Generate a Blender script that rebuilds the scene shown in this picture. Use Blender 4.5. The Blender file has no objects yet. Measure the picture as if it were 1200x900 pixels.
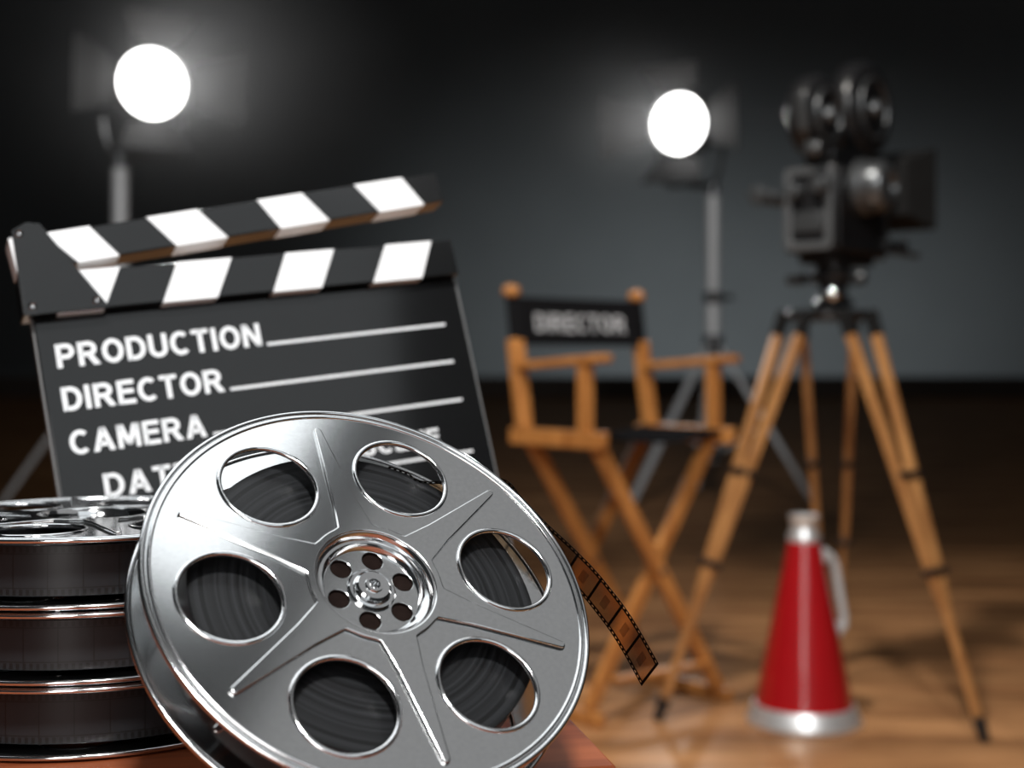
import bpy, bmesh, math, random
from mathutils import Vector, Matrix, Quaternion

random.seed(7)
SC = bpy.context.scene
COL = SC.collection
PI = math.pi

# ------------------------------------------------------------------ camera
F, CX, CY, EYE = 1600.0, 600.0, 430.0, 0.95      # focal length, principal point (px, 1200x900), eye height
cam_d = bpy.data.cameras.new('camera')
cam = bpy.data.objects.new('camera', cam_d)
COL.objects.link(cam)
cam.location = (0, 0, EYE)
cam.rotation_euler = (PI / 2, 0, 0)
cam_d.sensor_width = 36
cam_d.lens = 36 * F / 1200
cam_d.shift_y = -20 / 1200
cam_d.clip_start = 0.02
cam_d.clip_end = 300
cam_d.dof.use_dof = True
cam_d.dof.focus_distance = 0.70
cam_d.dof.aperture_fstop = 6.0
SC.camera = cam

# ------------------------------------------------------------------ world, exposure
w = bpy.data.worlds.new('world')
SC.world = w
w.use_nodes = True
w.node_tree.nodes['Background'].inputs[0].default_value = (0.9, 0.95, 1.0, 1)
w.node_tree.nodes['Background'].inputs[1].default_value = 0.02
SC.view_settings.view_transform = 'Standard'
SC.view_settings.look = 'None'
SC.view_settings.gamma = 1
SC.view_settings.exposure = 0
SC.view_settings.use_curve_mapping = False


# ------------------------------------------------------------------ large studio lights and added fills
def aim(o, target):
    d = Vector(target) - o.location
    if d.xy.length < 1e-6:
        return                                       # lights point straight down by default
    o.rotation_euler = d.to_track_quat('-Z', 'Y').to_euler()


def area(name, loc, target, sx, sy, radiance, color=(1, 1, 1)):
    l = bpy.data.lights.new(name, 'AREA')
    l.shape = 'RECTANGLE'
    l.size, l.size_y = sx, sy
    l.energy = PI * sx * sy * radiance
    l.color = color
    o = bpy.data.objects.new(name, l)
    o.location = loc
    COL.objects.link(o)
    aim(o, target)
    return o


def spot(name, loc, target, power, angle, blend=1.0, radius=0.1, color=(1, 1, 1)):
    l = bpy.data.lights.new(name, 'SPOT')
    l.energy = power
    l.spot_size = math.radians(angle)
    l.spot_blend = blend
    l.shadow_soft_size = radius
    l.color = color
    o = bpy.data.objects.new(name, l)
    o.location = loc
    COL.objects.link(o)
    aim(o, target)
    return o


area('softbox_overhead', (-0.46, 1.33, 2.45), (-0.46, 1.33, 0), 1.94, 1.44, 1.70, (0.94, 0.98, 1.0))
area('softbox_front', (0.85, -0.86, 2.10), (-0.2, 1.05, 0.95), 1.6, 1.5, 0.85, (0.92, 0.97, 1.0))
area('reel_fill', (1.42, 0.80, 2.45), (1.42, 0.80, 0), 1.5, 2.2, 0.27)  # added unseen panel, gives the tilted reel a mid grey to reflect
area('key_light', (0.25, -0.90, 3.3), (-0.15, 0.85, 0.9), 0.36, 0.36, 270, (1.0, 0.99, 0.97))
area('strip_light', (-0.31, -1.7, 1.60), (0.8, 3.7, 0.7), 0.55, 2.0, 6.0, (1.0, 0.98, 0.96))
spot('stand_fill', (0.0, 0.2, 3.4), (-0.3, 9.0, 2.25), 900, 42, 0.6, 0.1)  # added spot without a fixture, brightens the stands and lamp heads only
spot('set_key', (-0.6, 1.7, 4.6), (0.75, 3.60, 0.3), 690, 58, 0.9, 0.18, (1.0, 0.95, 0.88))
for gx, gp in ((2.0, 1.0), (11.0, 1.0), (20.0, 0.45)):
    spot('ground_row_light', (gx, 43, 0.10), (gx + 0.5, 60, 1.5), 2050 * gp, 78, 1.0, 0.05, (0.92, 0.98, 1.0))


# ------------------------------------------------------------------ materials
MATS = {}


def pbsdf(name):
    m = bpy.data.materials.new(name)
    m.use_nodes = True
    return m, m.node_tree, m.node_tree.nodes['Principled BSDF']


def mat(name, col, rough=0.5, metal=0.0, spec=0.5, vary=0.12, scale=30.0, bump=0.0, coat=0.0, emit=0.0, stretch=(1, 1, 1)):
    """plain procedural material: base colour with a little noise, optional fine bump"""
    if name in MATS:
        return MATS[name]
    m, nt, b = pbsdf(name)
    tc = nt.nodes.new('ShaderNodeTexCoord')
    mp = nt.nodes.new('ShaderNodeMapping')
    mp.inputs['Scale'].default_value = stretch
    nt.links.new(tc.outputs['Object'], mp.inputs[0])
    n = nt.nodes.new('ShaderNodeTexNoise')
    n.inputs['Scale'].default_value = scale
    n.inputs['Detail'].default_value = 4
    nt.links.new(mp.outputs[0], n.inputs['Vector'])
    r = nt.nodes.new('ShaderNodeValToRGB')
    r.color_ramp.elements[0].position = 0.3
    r.color_ramp.elements[1].position = 0.7
    r.color_ramp.elements[0].color = tuple(c * (1 - vary) for c in col) + (1,)
    r.color_ramp.elements[1].color = tuple(min(1, c * (1 + vary)) for c in col) + (1,)
    nt.links.new(n.outputs['Fac'], r.inputs[0])
    nt.links.new(r.outputs[0], b.inputs['Base Color'])
    b.inputs['Roughness'].default_value = rough
    b.inputs['Metallic'].default_value = metal
    b.inputs['Specular IOR Level'].default_value = spec
    if coat:
        b.inputs['Coat Weight'].default_value = coat
        b.inputs['Coat Roughness'].default_value = 0.06
    if emit:
        b.inputs['Emission Color'].default_value = (1, 0.99, 0.97, 1)
        b.inputs['Emission Strength'].default_value = emit
    if bump:
        bp = nt.nodes.new('ShaderNodeBump')
        bp.inputs['Strength'].default_value = bump
        bp.inputs['Distance'].default_value = 0.001
        nt.links.new(n.outputs['Fac'], bp.inputs['Height'])
        nt.links.new(bp.outputs[0], b.inputs['Normal'])
    MATS[name] = m
    return m


def wood(name, dark, light, axis='X', scale=14.0, rough=0.4, spec=0.4, ring=9.0):
    """streaky wood grain running along the given object axis"""
    if name in MATS:
        return MATS[name]
    m, nt, b = pbsdf(name)
    tc = nt.nodes.new('ShaderNodeTexCoord')
    mp = nt.nodes.new('ShaderNodeMapping')
    s = {'X': (0.08, 1, 1), 'Y': (1, 0.08, 1), 'Z': (1, 1, 0.08)}[axis]
    mp.inputs['Scale'].default_value = s
    nt.links.new(tc.outputs['Object'], mp.inputs[0])
    n = nt.nodes.new('ShaderNodeTexNoise')
    n.inputs['Scale'].default_value = scale
    n.inputs['Detail'].default_value = 7
    n.inputs['Roughness'].default_value = 0.62
    n.inputs['Distortion'].default_value = 0.6
    nt.links.new(mp.outputs[0], n.inputs['Vector'])
    r = nt.nodes.new('ShaderNodeValToRGB')
    r.color_ramp.elements[0].position = 0.36
    r.color_ramp.elements[1].position = 0.64
    r.color_ramp.elements[0].color = dark + (1,)
    r.color_ramp.elements[1].color = light + (1,)
    nt.links.new(n.outputs['Fac'], r.inputs[0])
    nt.links.new(r.outputs[0], b.inputs['Base Color'])
    b.inputs['Roughness'].default_value = rough
    b.inputs['Specular IOR Level'].default_value = spec
    MATS[name] = m
    return m


def floor_material():
    """long honey-brown boards: streaks along X, board to board tone, a fixed share of soft gloss"""
    m = bpy.data.materials.new('floor_wood')
    m.use_nodes = True
    nt = m.node_tree
    nt.nodes.remove(nt.nodes['Principled BSDF'])
    tc = nt.nodes.new('ShaderNodeTexCoord')
    mp = nt.nodes.new('ShaderNodeMapping')
    mp.inputs['Scale'].default_value = (0.55, 2.6, 1)
    mp.inputs['Rotation'].default_value = (0, 0, 0.06)
    nt.links.new(tc.outputs['Object'], mp.inputs[0])
    n = nt.nodes.new('ShaderNodeTexNoise')
    n.inputs['Scale'].default_value = 2.6
    n.inputs['Detail'].default_value = 6
    n.inputs['Roughness'].default_value = 0.6
    nt.links.new(mp.outputs[0], n.inputs['Vector'])
    br = nt.nodes.new('ShaderNodeTexBrick')
    br.inputs['Scale'].default_value = 1.0
    br.inputs['Brick Width'].default_value = 1.3
    br.inputs['Row Height'].default_value = 0.12
    br.inputs['Mortar Size'].default_value = 0.002
    br.inputs['Color1'].default_value = (0.55, 0.55, 0.55, 1)
    br.inputs['Color2'].default_value = (1.0, 1.0, 1.0, 1)
    br.inputs['Mortar'].default_value = (0.25, 0.25, 0.25, 1)
    nt.links.new(tc.outputs['Object'], br.inputs['Vector'])
    r = nt.nodes.new('ShaderNodeValToRGB')
    r.color_ramp.elements[0].position = 0.32
    r.color_ramp.elements[1].position = 0.68
    r.color_ramp.elements[0].color = (0.21, 0.092, 0.040, 1)
    r.color_ramp.elements[1].color = (0.60, 0.305, 0.135, 1)
    nt.links.new(n.outputs['Fac'], r.inputs[0])
    mx = nt.nodes.new('ShaderNodeMixRGB')
    mx.blend_type = 'MULTIPLY'
    mx.inputs[0].default_value = 0.75
    nt.links.new(r.outputs[0], mx.inputs[1])
    nt.links.new(br.outputs['Color'], mx.inputs[2])
    d = nt.nodes.new('ShaderNodeBsdfDiffuse')
    g = nt.nodes.new('ShaderNodeBsdfGlossy')
    g.inputs['Roughness'].default_value = 0.22
    g.inputs['Color'].default_value = (1, 0.93, 0.85, 1)
    nt.links.new(mx.outputs[0], d.inputs['Color'])
    ms = nt.nodes.new('ShaderNodeMixShader')
    ms.inputs[0].default_value = 0.07
    nt.links.new(d.outputs[0], ms.inputs[1])
    nt.links.new(g.outputs[0], ms.inputs[2])
    nt.links.new(ms.outputs[0], nt.nodes['Material Output'].inputs[0])
    return m


def film_roll_material():
    """edge-on wound film: fine concentric turns on the sides, frame lines around the outside"""
    m, nt, b = pbsdf('wound_film')
    tc = nt.nodes.new('ShaderNodeTexCoord')
    sep = nt.nodes.new('ShaderNodeSeparateXYZ')
    nt.links.new(tc.outputs['Object'], sep.inputs[0])

    def mth(op, a, bb=None):
        k = nt.nodes.new('ShaderNodeMath')
        k.operation = op
        for i, v in enumerate((a, bb)):
            if v is None:
                continue
            if isinstance(v, (int, float)):
                k.inputs[i].default_value = v
            else:
                nt.links.new(v, k.inputs[i])
        return k.outputs[0]
    x2 = mth('MULTIPLY', sep.outputs[0], sep.outputs[0])
    y2 = mth('MULTIPLY', sep.outputs[1], sep.outputs[1])
    rad = mth('SQRT', mth('ADD', x2, y2))
    n = nt.nodes.new('ShaderNodeTexNoise')
    n.noise_dimensions = '1D'
    n.inputs['Scale'].default_value = 420
    n.inputs['Detail'].default_value = 5
    nt.links.new(rad, n.inputs['W'])
    r = nt.nodes.new('ShaderNodeValToRGB')
    r.color_ramp.elements[0].position = 0.35
    r.color_ramp.elements[1].position = 0.72
    r.color_ramp.elements[0].color = (0.004, 0.0043, 0.0047, 1)
    r.color_ramp.elements[1].color = (0.017, 0.018, 0.020, 1)
    nt.links.new(n.outputs['Fac'], r.inputs[0])
    # frame lines: 24 across the turn, perforation bands near both edges of the film
    ang = mth('ARCTAN2', sep.outputs[1], sep.outputs[0])
    fr = mth('FRACT', mth('MULTIPLY', ang, 36 / (2 * PI)))
    line = mth('LESS_THAN', fr, 0.035)
    outer = mth('GREATER_THAN', rad, 0.0)
    geo = nt.nodes.new('ShaderNodeNewGeometry')
    nob = nt.nodes.new('ShaderNodeVectorTransform')
    nob.vector_type = 'NORMAL'
    nob.convert_from, nob.convert_to = 'WORLD', 'OBJECT'
    nt.links.new(geo.outputs['Normal'], nob.inputs[0])
    sn = nt.nodes.new('ShaderNodeSeparateXYZ')
    nt.links.new(nob.outputs[0], sn.inputs[0])
    side = mth('LESS_THAN', mth('ABSOLUTE', sn.outputs[2]), 0.5)
    zz = mth('ABSOLUTE', sep.outputs[2])
    perf_band = mth('MULTIPLY', mth('GREATER_THAN', zz, 0.0095), mth('LESS_THAN', zz, 0.0125))
    pf = mth('LESS_THAN', mth('FRACT', mth('MULTIPLY', ang, 180 / (2 * PI))), 0.5)
    edge = mth('MULTIPLY', mth('GREATER_THAN', zz, 0.0085), mth('LESS_THAN', zz, 0.0091))
    dark = mth('MULTIPLY', side, mth('MAXIMUM', mth('MAXIMUM', line, edge), mth('MULTIPLY', perf_band, pf)))
    mx = nt.nodes.new('ShaderNodeMixRGB')
    nt.links.new(dark, mx.inputs[0])
    nt.links.new(r.outputs[0], mx.inputs[1])
    mx.inputs[2].default_value = (0.006, 0.006, 0.006, 1)
    nt.links.new(mx.outputs[0], b.inputs['Base Color'])
    b.inputs['Roughness'].default_value = 0.30
    b.inputs['Specular IOR Level'].default_value = 0.35
    return m


def film_material(name, tint, alpha):
    m = bpy.data.materials.new(name)
    m.use_nodes = True
    nt = m.node_tree
    nt.nodes.remove(nt.nodes['Principled BSDF'])
    t = nt.nodes.new('ShaderNodeBsdfTransparent')
    n = nt.nodes.new('ShaderNodeTexNoise')
    n.inputs['Scale'].default_value = 180
    r = nt.nodes.new('ShaderNodeValToRGB')
    r.color_ramp.elements[0].color = tuple(c * 0.85 for c in tint) + (1,)
    r.color_ramp.elements[1].color = tuple(min(1, c * 1.15) for c in tint) + (1,)
    nt.links.new(n.outputs['Fac'], r.inputs[0])
    nt.links.new(r.outputs[0], t.inputs[0])
    p = nt.nodes.new('ShaderNodeBsdfPrincipled')
    p.inputs['Base Color'].default_value = tuple(c * 0.25 for c in tint) + (1,)
    p.inputs['Roughness'].default_value = 0.18
    ms = nt.nodes.new('ShaderNodeMixShader')
    ms.inputs[0].default_value = alpha
    nt.links.new(t.outputs[0], ms.inputs[1])
    nt.links.new(p.outputs[0], ms.inputs[2])
    nt.links.new(ms.outputs[0], nt.nodes['Material Output'].inputs[0])
    return m


M_FLOOR = floor_material()
M_WALL = mat('backdrop_paint', (0.28, 0.30, 0.31), 0.9, spec=0.1, vary=0.05, scale=0.25)
M_TABLE = wood('table_wood', (0.11, 0.022, 0.008), (0.30, 0.080, 0.028), 'X', 26, 0.5, 0.12)
M_TABLE_LEG = wood('table_leg_wood', (0.14, 0.030, 0.010), (0.40, 0.115, 0.040), 'Z', 26, 0.38, 0.4)
M_OAK_X = wood('chair_wood_along', (0.33, 0.125, 0.032), (0.52, 0.225, 0.064), 'X', 22, 0.36, 0.45)
M_OAK_Z = wood('chair_wood_upright', (0.33, 0.125, 0.032), (0.52, 0.225, 0.064), 'Z', 22, 0.36, 0.45)
M_LEG = wood('tripod_wood', (0.29, 0.125, 0.042), (0.46, 0.225, 0.080), 'Z', 24, 0.36, 0.45)
M_CANVAS = mat('black_canvas', (0.010, 0.010, 0.011), 0.95, spec=0.0, vary=0.2, scale=400, bump=0.3)
M_LETTER = mat('white_print', (0.80, 0.82, 0.84), 0.6, vary=0.03, scale=80)
M_CANVASLETTER = mat('grey_canvas_print', (0.48, 0.49, 0.51), 0.8, spec=0.1, vary=0.05, scale=300)
M_SATIN = mat('satin_steel', (0.74, 0.75, 0.755), 0.135, 1.0, vary=0.03, scale=500)
M_CHROME = mat('polished_steel', (0.82, 0.83, 0.84), 0.10, 1.0, vary=0.02, scale=200)
M_SOFTCHROME = mat('brushed_nickel', (0.80, 0.81, 0.82), 0.38, 0.75, vary=0.03, scale=120)
M_DARKSTEEL = mat('shaded_steel', (0.30, 0.305, 0.31), 0.2, 1.0, vary=0.04, scale=200)
M_HOLE = mat('hub_core', (0.010, 0.006, 0.005), 0.9, spec=0.05, vary=0.2, scale=200)
M_ROLL = film_roll_material()
M_SLATE = mat('slate_lacquer', (0.0075, 0.0078, 0.0082), 0.10, spec=0.55, vary=0.05, scale=60)
M_STICK = mat('stick_black', (0.0085, 0.0088, 0.0092), 0.11, spec=0.55, vary=0.05, scale=60)
M_STICKWHITE = mat('stick_white', (0.84, 0.85, 0.86), 0.30, spec=0.4, vary=0.02, scale=60)
M_SLATEEDGE = mat('slate_edge', (0.14, 0.14, 0.14), 0.5, vary=0.05, scale=90)
M_BLACK = mat('black_enamel', (0.012, 0.012, 0.013), 0.28, spec=0.5, vary=0.15, scale=40)
M_BLACKMATT = mat('black_matt', (0.008, 0.008, 0.008), 0.75, spec=0.2, vary=0.2, scale=40)
M_MASK = mat('dark_masking_paint', (0.16, 0.13, 0.11), 0.9, spec=0.05, vary=0.1, scale=1.0)
M_GUN = mat('gunmetal', (0.11, 0.115, 0.12), 0.32, 0.7, vary=0.1, scale=60)
M_GREYPAINT = mat('grey_camera_paint', (0.10, 0.104, 0.108), 0.35, 0.3, vary=0.08, scale=60)
M_DOOR = mat('black_barn_door_paint', (0.022, 0.022, 0.023), 0.5, spec=0.3, vary=0.1, scale=30)
M_STAND = mat('grey_stand_metal', (0.50, 0.51, 0.52), 0.5, 0.2, vary=0.06, scale=30)
M_RED = mat('red_enamel', (0.33, 0.005, 0.008), 0.24, 0.0, 0.7, vary=0.04, scale=20, coat=1.0)
M_LENS = mat('lit_lens', (0.9, 0.9, 0.9), 0.4, emit=9.0, vary=0.02)
M_FILM = film_material('film_frame', (0.76, 0.63, 0.49), 0.06)
M_FILMDARK = film_material('film_border', (0.05, 0.028, 0.016), 0.25)
M_FILMMARK = film_material('film_image', (0.60, 0.47, 0.35), 0.08)


# ------------------------------------------------------------------ builders
def link(name, me, m, parent=None):
    o = bpy.data.objects.new(name, me)
    COL.objects.link(o)
    if m is not None:
        for mm in (m if isinstance(m, (list, tuple)) else (m,)):
            me.materials.append(mm)
    if parent is not None:
        o.parent = parent
    return o


def sharpen(me, angle):
    """sharp edges by angle; faces that were flat before stay flat"""
    flat = [p.index for p in me.polygons if not p.use_smooth]
    me.set_sharp_from_angle(angle=math.radians(angle))
    for i in flat:
        me.polygons[i].use_smooth = False


def obj(name, bm, m, parent=None, smooth=None, angle=35):
    bmesh.ops.recalc_face_normals(bm, faces=bm.faces)
    me = bpy.data.meshes.new(name)
    bm.to_mesh(me)
    bm.free()
    if smooth:
        for p in me.polygons:
            p.use_smooth = True
    if smooth is not False:
        sharpen(me, angle)
    return link(name, me, m, parent)


def thing(name, label, cat, matrix=None, group=None):
    o = bpy.data.objects.new(name, None)
    o.empty_display_size = 0.05
    COL.objects.link(o)
    if matrix is not None:
        o.matrix_world = matrix
    tag(o, label, cat, group)
    return o


def tag(o, label, cat, group=None, kind=None):
    o['label'] = label
    o['category'] = cat
    if group:
        o['group'] = group
    if kind:
        o['kind'] = kind
    return o


def B():
    return bmesh.new()


def box(bm, c, s, bev=0.0, mtx=None):
    """axis aligned box, centre c, full size s, optionally bevelled"""
    b2 = bmesh.new()
    bmesh.ops.create_cube(b2, size=1)
    for v in b2.verts:
        v.co = Vector((v.co.x * s[0], v.co.y * s[1], v.co.z * s[2]))
    if bev:
        round_edges(b2, bev)
    for v in b2.verts:
        v.co = v.co + Vector(c)
        if mtx is not None:
            v.co = mtx @ v.co
    merge(bm, b2)


def round_edges(b2, bev):
    """bevel every edge; the flat sides stay flat-shaded, only the rounding is smooth"""
    bmesh.ops.bevel(b2, geom=list(b2.edges), offset=bev, segments=2, profile=0.5, affect='EDGES')
    for i, f in enumerate(sorted(b2.faces, key=lambda f: -f.calc_area())):
        f.smooth = i >= 6


def merge(bm, b2):
    me = bpy.data.meshes.new('tmp')
    b2.to_mesh(me)
    b2.free()
    bm.from_mesh(me)
    bpy.data.meshes.remove(me)


def frame_to(p, q, ref=(0, 1, 0)):
    """matrix whose z runs from p to q, origin p"""
    z = (Vector(q) - Vector(p))
    L = z.length
    z.normalize()
    r = Vector(ref)
    if abs(z.dot(r)) > 0.97:
        r = Vector((1, 0, 0))
    x = r.cross(z).normalized()
    y = z.cross(x)
    m = Matrix((x, y, z)).transposed().to_4x4()
    m.translation = Vector(p)
    return m, L


def bar(bm, p, q, w0, d0, w1=None, d1=None, ref=(0, 1, 0), bev=0.0):
    """rectangular bar from p to q; w across, d along ref; may taper"""
    w1 = w0 if w1 is None else w1
    d1 = d0 if d1 is None else d1
    m, L = frame_to(p, q, ref)
    b2 = bmesh.new()
    vs = []
    for (z, ww, dd) in ((0, w0, d0), (L, w1, d1)):
        for sx, sy in ((-1, -1), (1, -1), (1, 1), (-1, 1)):
            vs.append(b2.verts.new((sx * ww / 2, sy * dd / 2, z)))
    b2.faces.new(vs[0:4][::-1])
    b2.faces.new(vs[4:8])
    for i in range(4):
        b2.faces.new((vs[i], vs[(i + 1) % 4], vs[4 + (i + 1) % 4], vs[4 + i]))
    if bev:
        round_edges(b2, bev)
    for v in b2.verts:
        v.co = m @ v.co
    merge(bm, b2)


def lathe(bm, prof, seg=48, mtx=None, closed=False):
    """revolve (r, z) profile about z; open ends at r=0 close themselves"""
    rings = []
    for r, z in prof:
        if r < 1e-7:
            v = bm.verts.new((0, 0, z))
            rings.append([v])
        else:
            rings.append([bm.verts.new((r * math.cos(2 * PI * i / seg), r * math.sin(2 * PI * i / seg), z)) for i in range(seg)])
    pairs = list(zip(rings, rings[1:]))
    if closed:
        pairs.append((rings[-1], rings[0]))
    for a, b in pairs:
        for i in range(seg):
            j = (i + 1) % seg
            if len(a) == 1 and len(b) == 1:
                continue
            if len(a) == 1:
                bm.faces.new((a[0], b[i], b[j])).smooth = True
            elif len(b) == 1:
                bm.faces.new((a[i], a[j], b[0])).smooth = True
            else:
                bm.faces.new((a[i], a[j], b[j], b[i])).smooth = True
    if mtx is not None:
        for r in rings:
            for v in r:
                v.co = mtx @ v.co


def cyl(bm, p, q, r0, r1=None, seg=24, bev=0.0):
    r1 = r0 if r1 is None else r1
    m, L = frame_to(p, q)
    if bev:
        prof = [(0, 0), (r0 - bev, 0), (r0 - bev * .3, bev * .3), (r0, bev), (r1, L - bev), (r1 - bev * .3, L - bev * .3), (r1 - bev, L), (0, L)]
    else:
        prof = [(0, 0), (r0, 0), (r1, L), (0, L)]
    lathe(bm, prof, seg, m)


def ring(bm, R, r, mtx=None, seg=96, ts=10):
    lathe(bm, [(R + r * math.cos(2 * PI * k / ts), r * math.sin(2 * PI * k / ts)) for k in range(ts)], seg, mtx, closed=True)


def tube(bm, pts, r, seg=10):
    """round tube along a polyline"""
    pts = [Vector(p) for p in pts]
    prev = None
    rings = []
    up = None
    for i, p in enumerate(pts):
        t = (pts[min(i + 1, len(pts) - 1)] - pts[max(i - 1, 0)]).normalized()
        if up is None:
            up = Vector((0, 0, 1)) if abs(t.z) < 0.9 else Vector((1, 0, 0))
        x = up.cross(t).normalized()
        y = t.cross(x)
        up = y
        rr = r[i] if isinstance(r, (list, tuple)) else r
        rings.append([bm.verts.new(p + x * rr * math.cos(2 * PI * k / seg) + y * rr * math.sin(2 * PI * k / seg)) for k in range(seg)])
    for a, b in zip(rings, rings[1:]):
        for k in range(seg):
            bm.faces.new((a[k], a[(k + 1) % seg], b[(k + 1) % seg], b[k])).smooth = True
    bm.faces.new(rings[0][::-1])
    bm.faces.new(rings[-1])


def plate_mesh(name, outlines, half, bevel=0.0, res=2):
    """flat plate with holes from closed 2D outlines, rounded edges"""
    cu = bpy.data.curves.new(name, 'CURVE')
    cu.dimensions = '2D'
    cu.fill_mode = 'BOTH'
    for pts in outlines:
        sp = cu.splines.new('POLY')
        sp.points.add(len(pts) - 1)
        for i, (x, y) in enumerate(pts):
            sp.points[i].co = (x, y, 0, 1)
        sp.use_cyclic_u = True
    cu.extrude = max(half - bevel, 0.00001)
    cu.bevel_depth = bevel
    cu.bevel_resolution = res
    cu.offset = -bevel
    o = bpy.data.objects.new(name, cu)
    COL.objects.link(o)
    bpy.context.view_layer.update()
    dg = bpy.context.evaluated_depsgraph_get()
    me = bpy.data.meshes.new_from_object(o.evaluated_get(dg))
    me.name = name
    bpy.data.objects.remove(o)
    bpy.data.curves.remove(cu)
    me.materials.clear()
    for p in me.polygons:
        p.use_smooth = abs(p.normal.z) < 0.999
    sharpen(me, 40)
    return me


def circle(cx, cy, r, n=48, ph=0.0):
    return [(cx + r * math.cos(ph + 2 * PI * i / n), cy + r * math.sin(ph + 2 * PI * i / n)) for i in range(n)]


SW = 0.186                                          # stroke weight of the lettering, cap height = 1


def arc(cx, cy, rx, ry, a0, a1, n=14):
    return [(cx + rx * math.cos(math.radians(a0 + (a1 - a0) * k / n)), cy + ry * math.sin(math.radians(a0 + (a1 - a0) * k / n))) for k in range(n + 1)]


HS = SW / 2
GLYPH = {   # width, strokes (polylines), solid polygons
    'P': (0.70, [[(HS, 0), (HS, 1)], [(HS, 1 - HS)] + arc(.38, .68, .22, .32 - HS, 90, -90) + [(HS, .36 + HS)]], []),
    'R': (0.78, [[(HS, 0), (HS, 1)], [(HS, 1 - HS)] + arc(.40, .69, .22, .31 - HS, 90, -90) + [(HS, .38 + HS)]], [[(.30, .44), (.54, .44), (.80, 0), (.55, 0)]]),
    'O': (0.82, [arc(.41, .5, .41 - HS, .5 - HS + .01, 0, 360, 32)], []),
    'D': (0.74, [[(HS, 0), (HS, 1)], [(HS, 1 - HS)] + arc(.33, .5, .41 - HS, .5 - HS, 90, -90) + [(HS, HS)]], []),
    'U': (0.73, [[(HS, 1)] + arc(.365, .36, .365 - HS, .36 - HS, 180, 360) + [(.73 - HS, 1)]], []),
    'C': (0.75, [arc(.41, .5, .41 - HS, .5 - HS + .01, 48, 312, 26)], []),
    'T': (0.68, [[(0, 1 - HS * .9), (.68, 1 - HS * .9)], [(.34, 0), (.34, 1)]], []),
    'I': (0.20, [[(HS, 0), (HS, 1)]], []),
    'N': (0.74, [[(HS, 0), (HS, 1)], [(.74 - HS, 0), (.74 - HS, 1)]], [[(0, 1), (.21, 1), (.74, 0), (.53, 0)]]),
    'E': (0.66, [[(HS, 0), (HS, 1)], [(HS, 1 - HS * .9), (.66, 1 - HS * .9)], [(HS, .53), (.62, .53)], [(HS, HS * .9), (.67, HS * .9)]], []),
    'A': (0.84, [[(.20, .30), (.64, .30)]], [[(0, 0), (.215, 0), (.53, 1), (.31, 1)], [(.84, 0), (.625, 0), (.31, 1), (.53, 1)]]),
    'M': (0.88, [[(HS, 0), (HS, 1)], [(.88 - HS, 0), (.88 - HS, 1)]], [[(0, 1), (.26, 1), (.53, .12), (.35, .12)], [(.88, 1), (.62, 1), (.35, .12), (.53, .12)]]),
    'S': (0.70, [[(.61, .70), (.56, .82), (.46, .89), (.34, .91), (.21, .88), (.13, .80), (.12, .70), (.19, .61), (.34, .55), (.50, .48), (.59, .39), (.60, .27), (.53, .15), (.42, .10), (.30, .09),
                   (.18, .13), (.11, .22), (.09, .31)]], []),
}


def text_mesh(body):
    """bold grotesque capitals as flat strokes, cap height 1"""
    bm = bmesh.new()
    x0 = 0.0
    for ch in body:
        wd, strokes, polys = GLYPH[ch]
        for pts in strokes:
            P = [Vector(p) for p in pts]
            closed = (P[0] - P[-1]).length < 1e-6
            L, R_ = [], []
            for i, p in enumerate(P):
                a = P[i - 1] if i > 0 else (P[-2] if closed else None)
                b = P[i + 1] if i < len(P) - 1 else (P[1] if closed else None)
                t = ((b if b is not None else p) - (a if a is not None else p)).normalized()
                nn = Vector((-t.y, t.x)) * HS
                L.append(bm.verts.new((x0 + p.x + nn.x, p.y + nn.y, 0)))
                R_.append(bm.verts.new((x0 + p.x - nn.x, p.y - nn.y, 0)))
            for i in range(len(P) - 1):
                bm.faces.new((L[i], R_[i], R_[i + 1], L[i + 1]))
        for pg in polys:
            bm.faces.new([bm.verts.new((x0 + x, y, 0)) for x, y in pg])
        x0 += wd + 0.125
    me = bpy.data.meshes.new('lettering')
    bm.to_mesh(me)
    bm.free()
    return me


def at(px, py, D):
    """world point seen at pixel (px, py) at distance D in front of the camera plane"""
    return Vector(((px - CX) / F * D, D, EYE + (CY - py) / F * D))


def ray_plane(px, py, p0, n):
    d = Vector(((px - CX) / F, 1.0, (CY - py) / F))
    o = Vector((0, 0, EYE))
    t = (Vector(p0) - o).dot(n) / d.dot(n)
    return o + d * t


# ================================================================== structure
bm = B()
bmesh.ops.create_grid(bm, x_segments=1, y_segments=1, size=1)
for v in bm.verts:
    v.co = Vector((v.co.x * 45, v.co.y * 36 + 26, 0))
fl = obj('floor', bm, M_FLOOR, smooth=False)
tag(fl, 'glossy honey-brown wooden studio floor running back into the dark', 'floor', kind='structure')

bm = B()
wx, wy, wh, cr = 45.0, 61.0, 30.0, 1.0
prof = [(wy - cr + cr * math.sin(a), cr - cr * math.cos(a)) for a in [k * PI / 2 / 8 for k in range(9)]] + [(wy, wh)]
vs = [[bm.verts.new((x, y, z)) for (y, z) in prof] for x in (-wx, wx)]
for i in range(len(prof) - 1):
    bm.faces.new((vs[0][i], vs[0][i + 1], vs[1][i + 1], vs[1][i]))
wl = obj('wall_back', bm, M_WALL, smooth=True)
tag(wl, 'dark grey studio backdrop wall with a soft pool of light', 'wall', kind='structure')

for side, x in (('left', -45.1), ('right', 45.1)):
    bm = B()
    box(bm, (x, 26, 15), (0.2, 72, 30))
    sw = obj('wall_' + side, bm, M_WALL)
    tag(sw, 'dark grey side wall on the %s of the studio' % side, 'wall', kind='structure')

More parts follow.
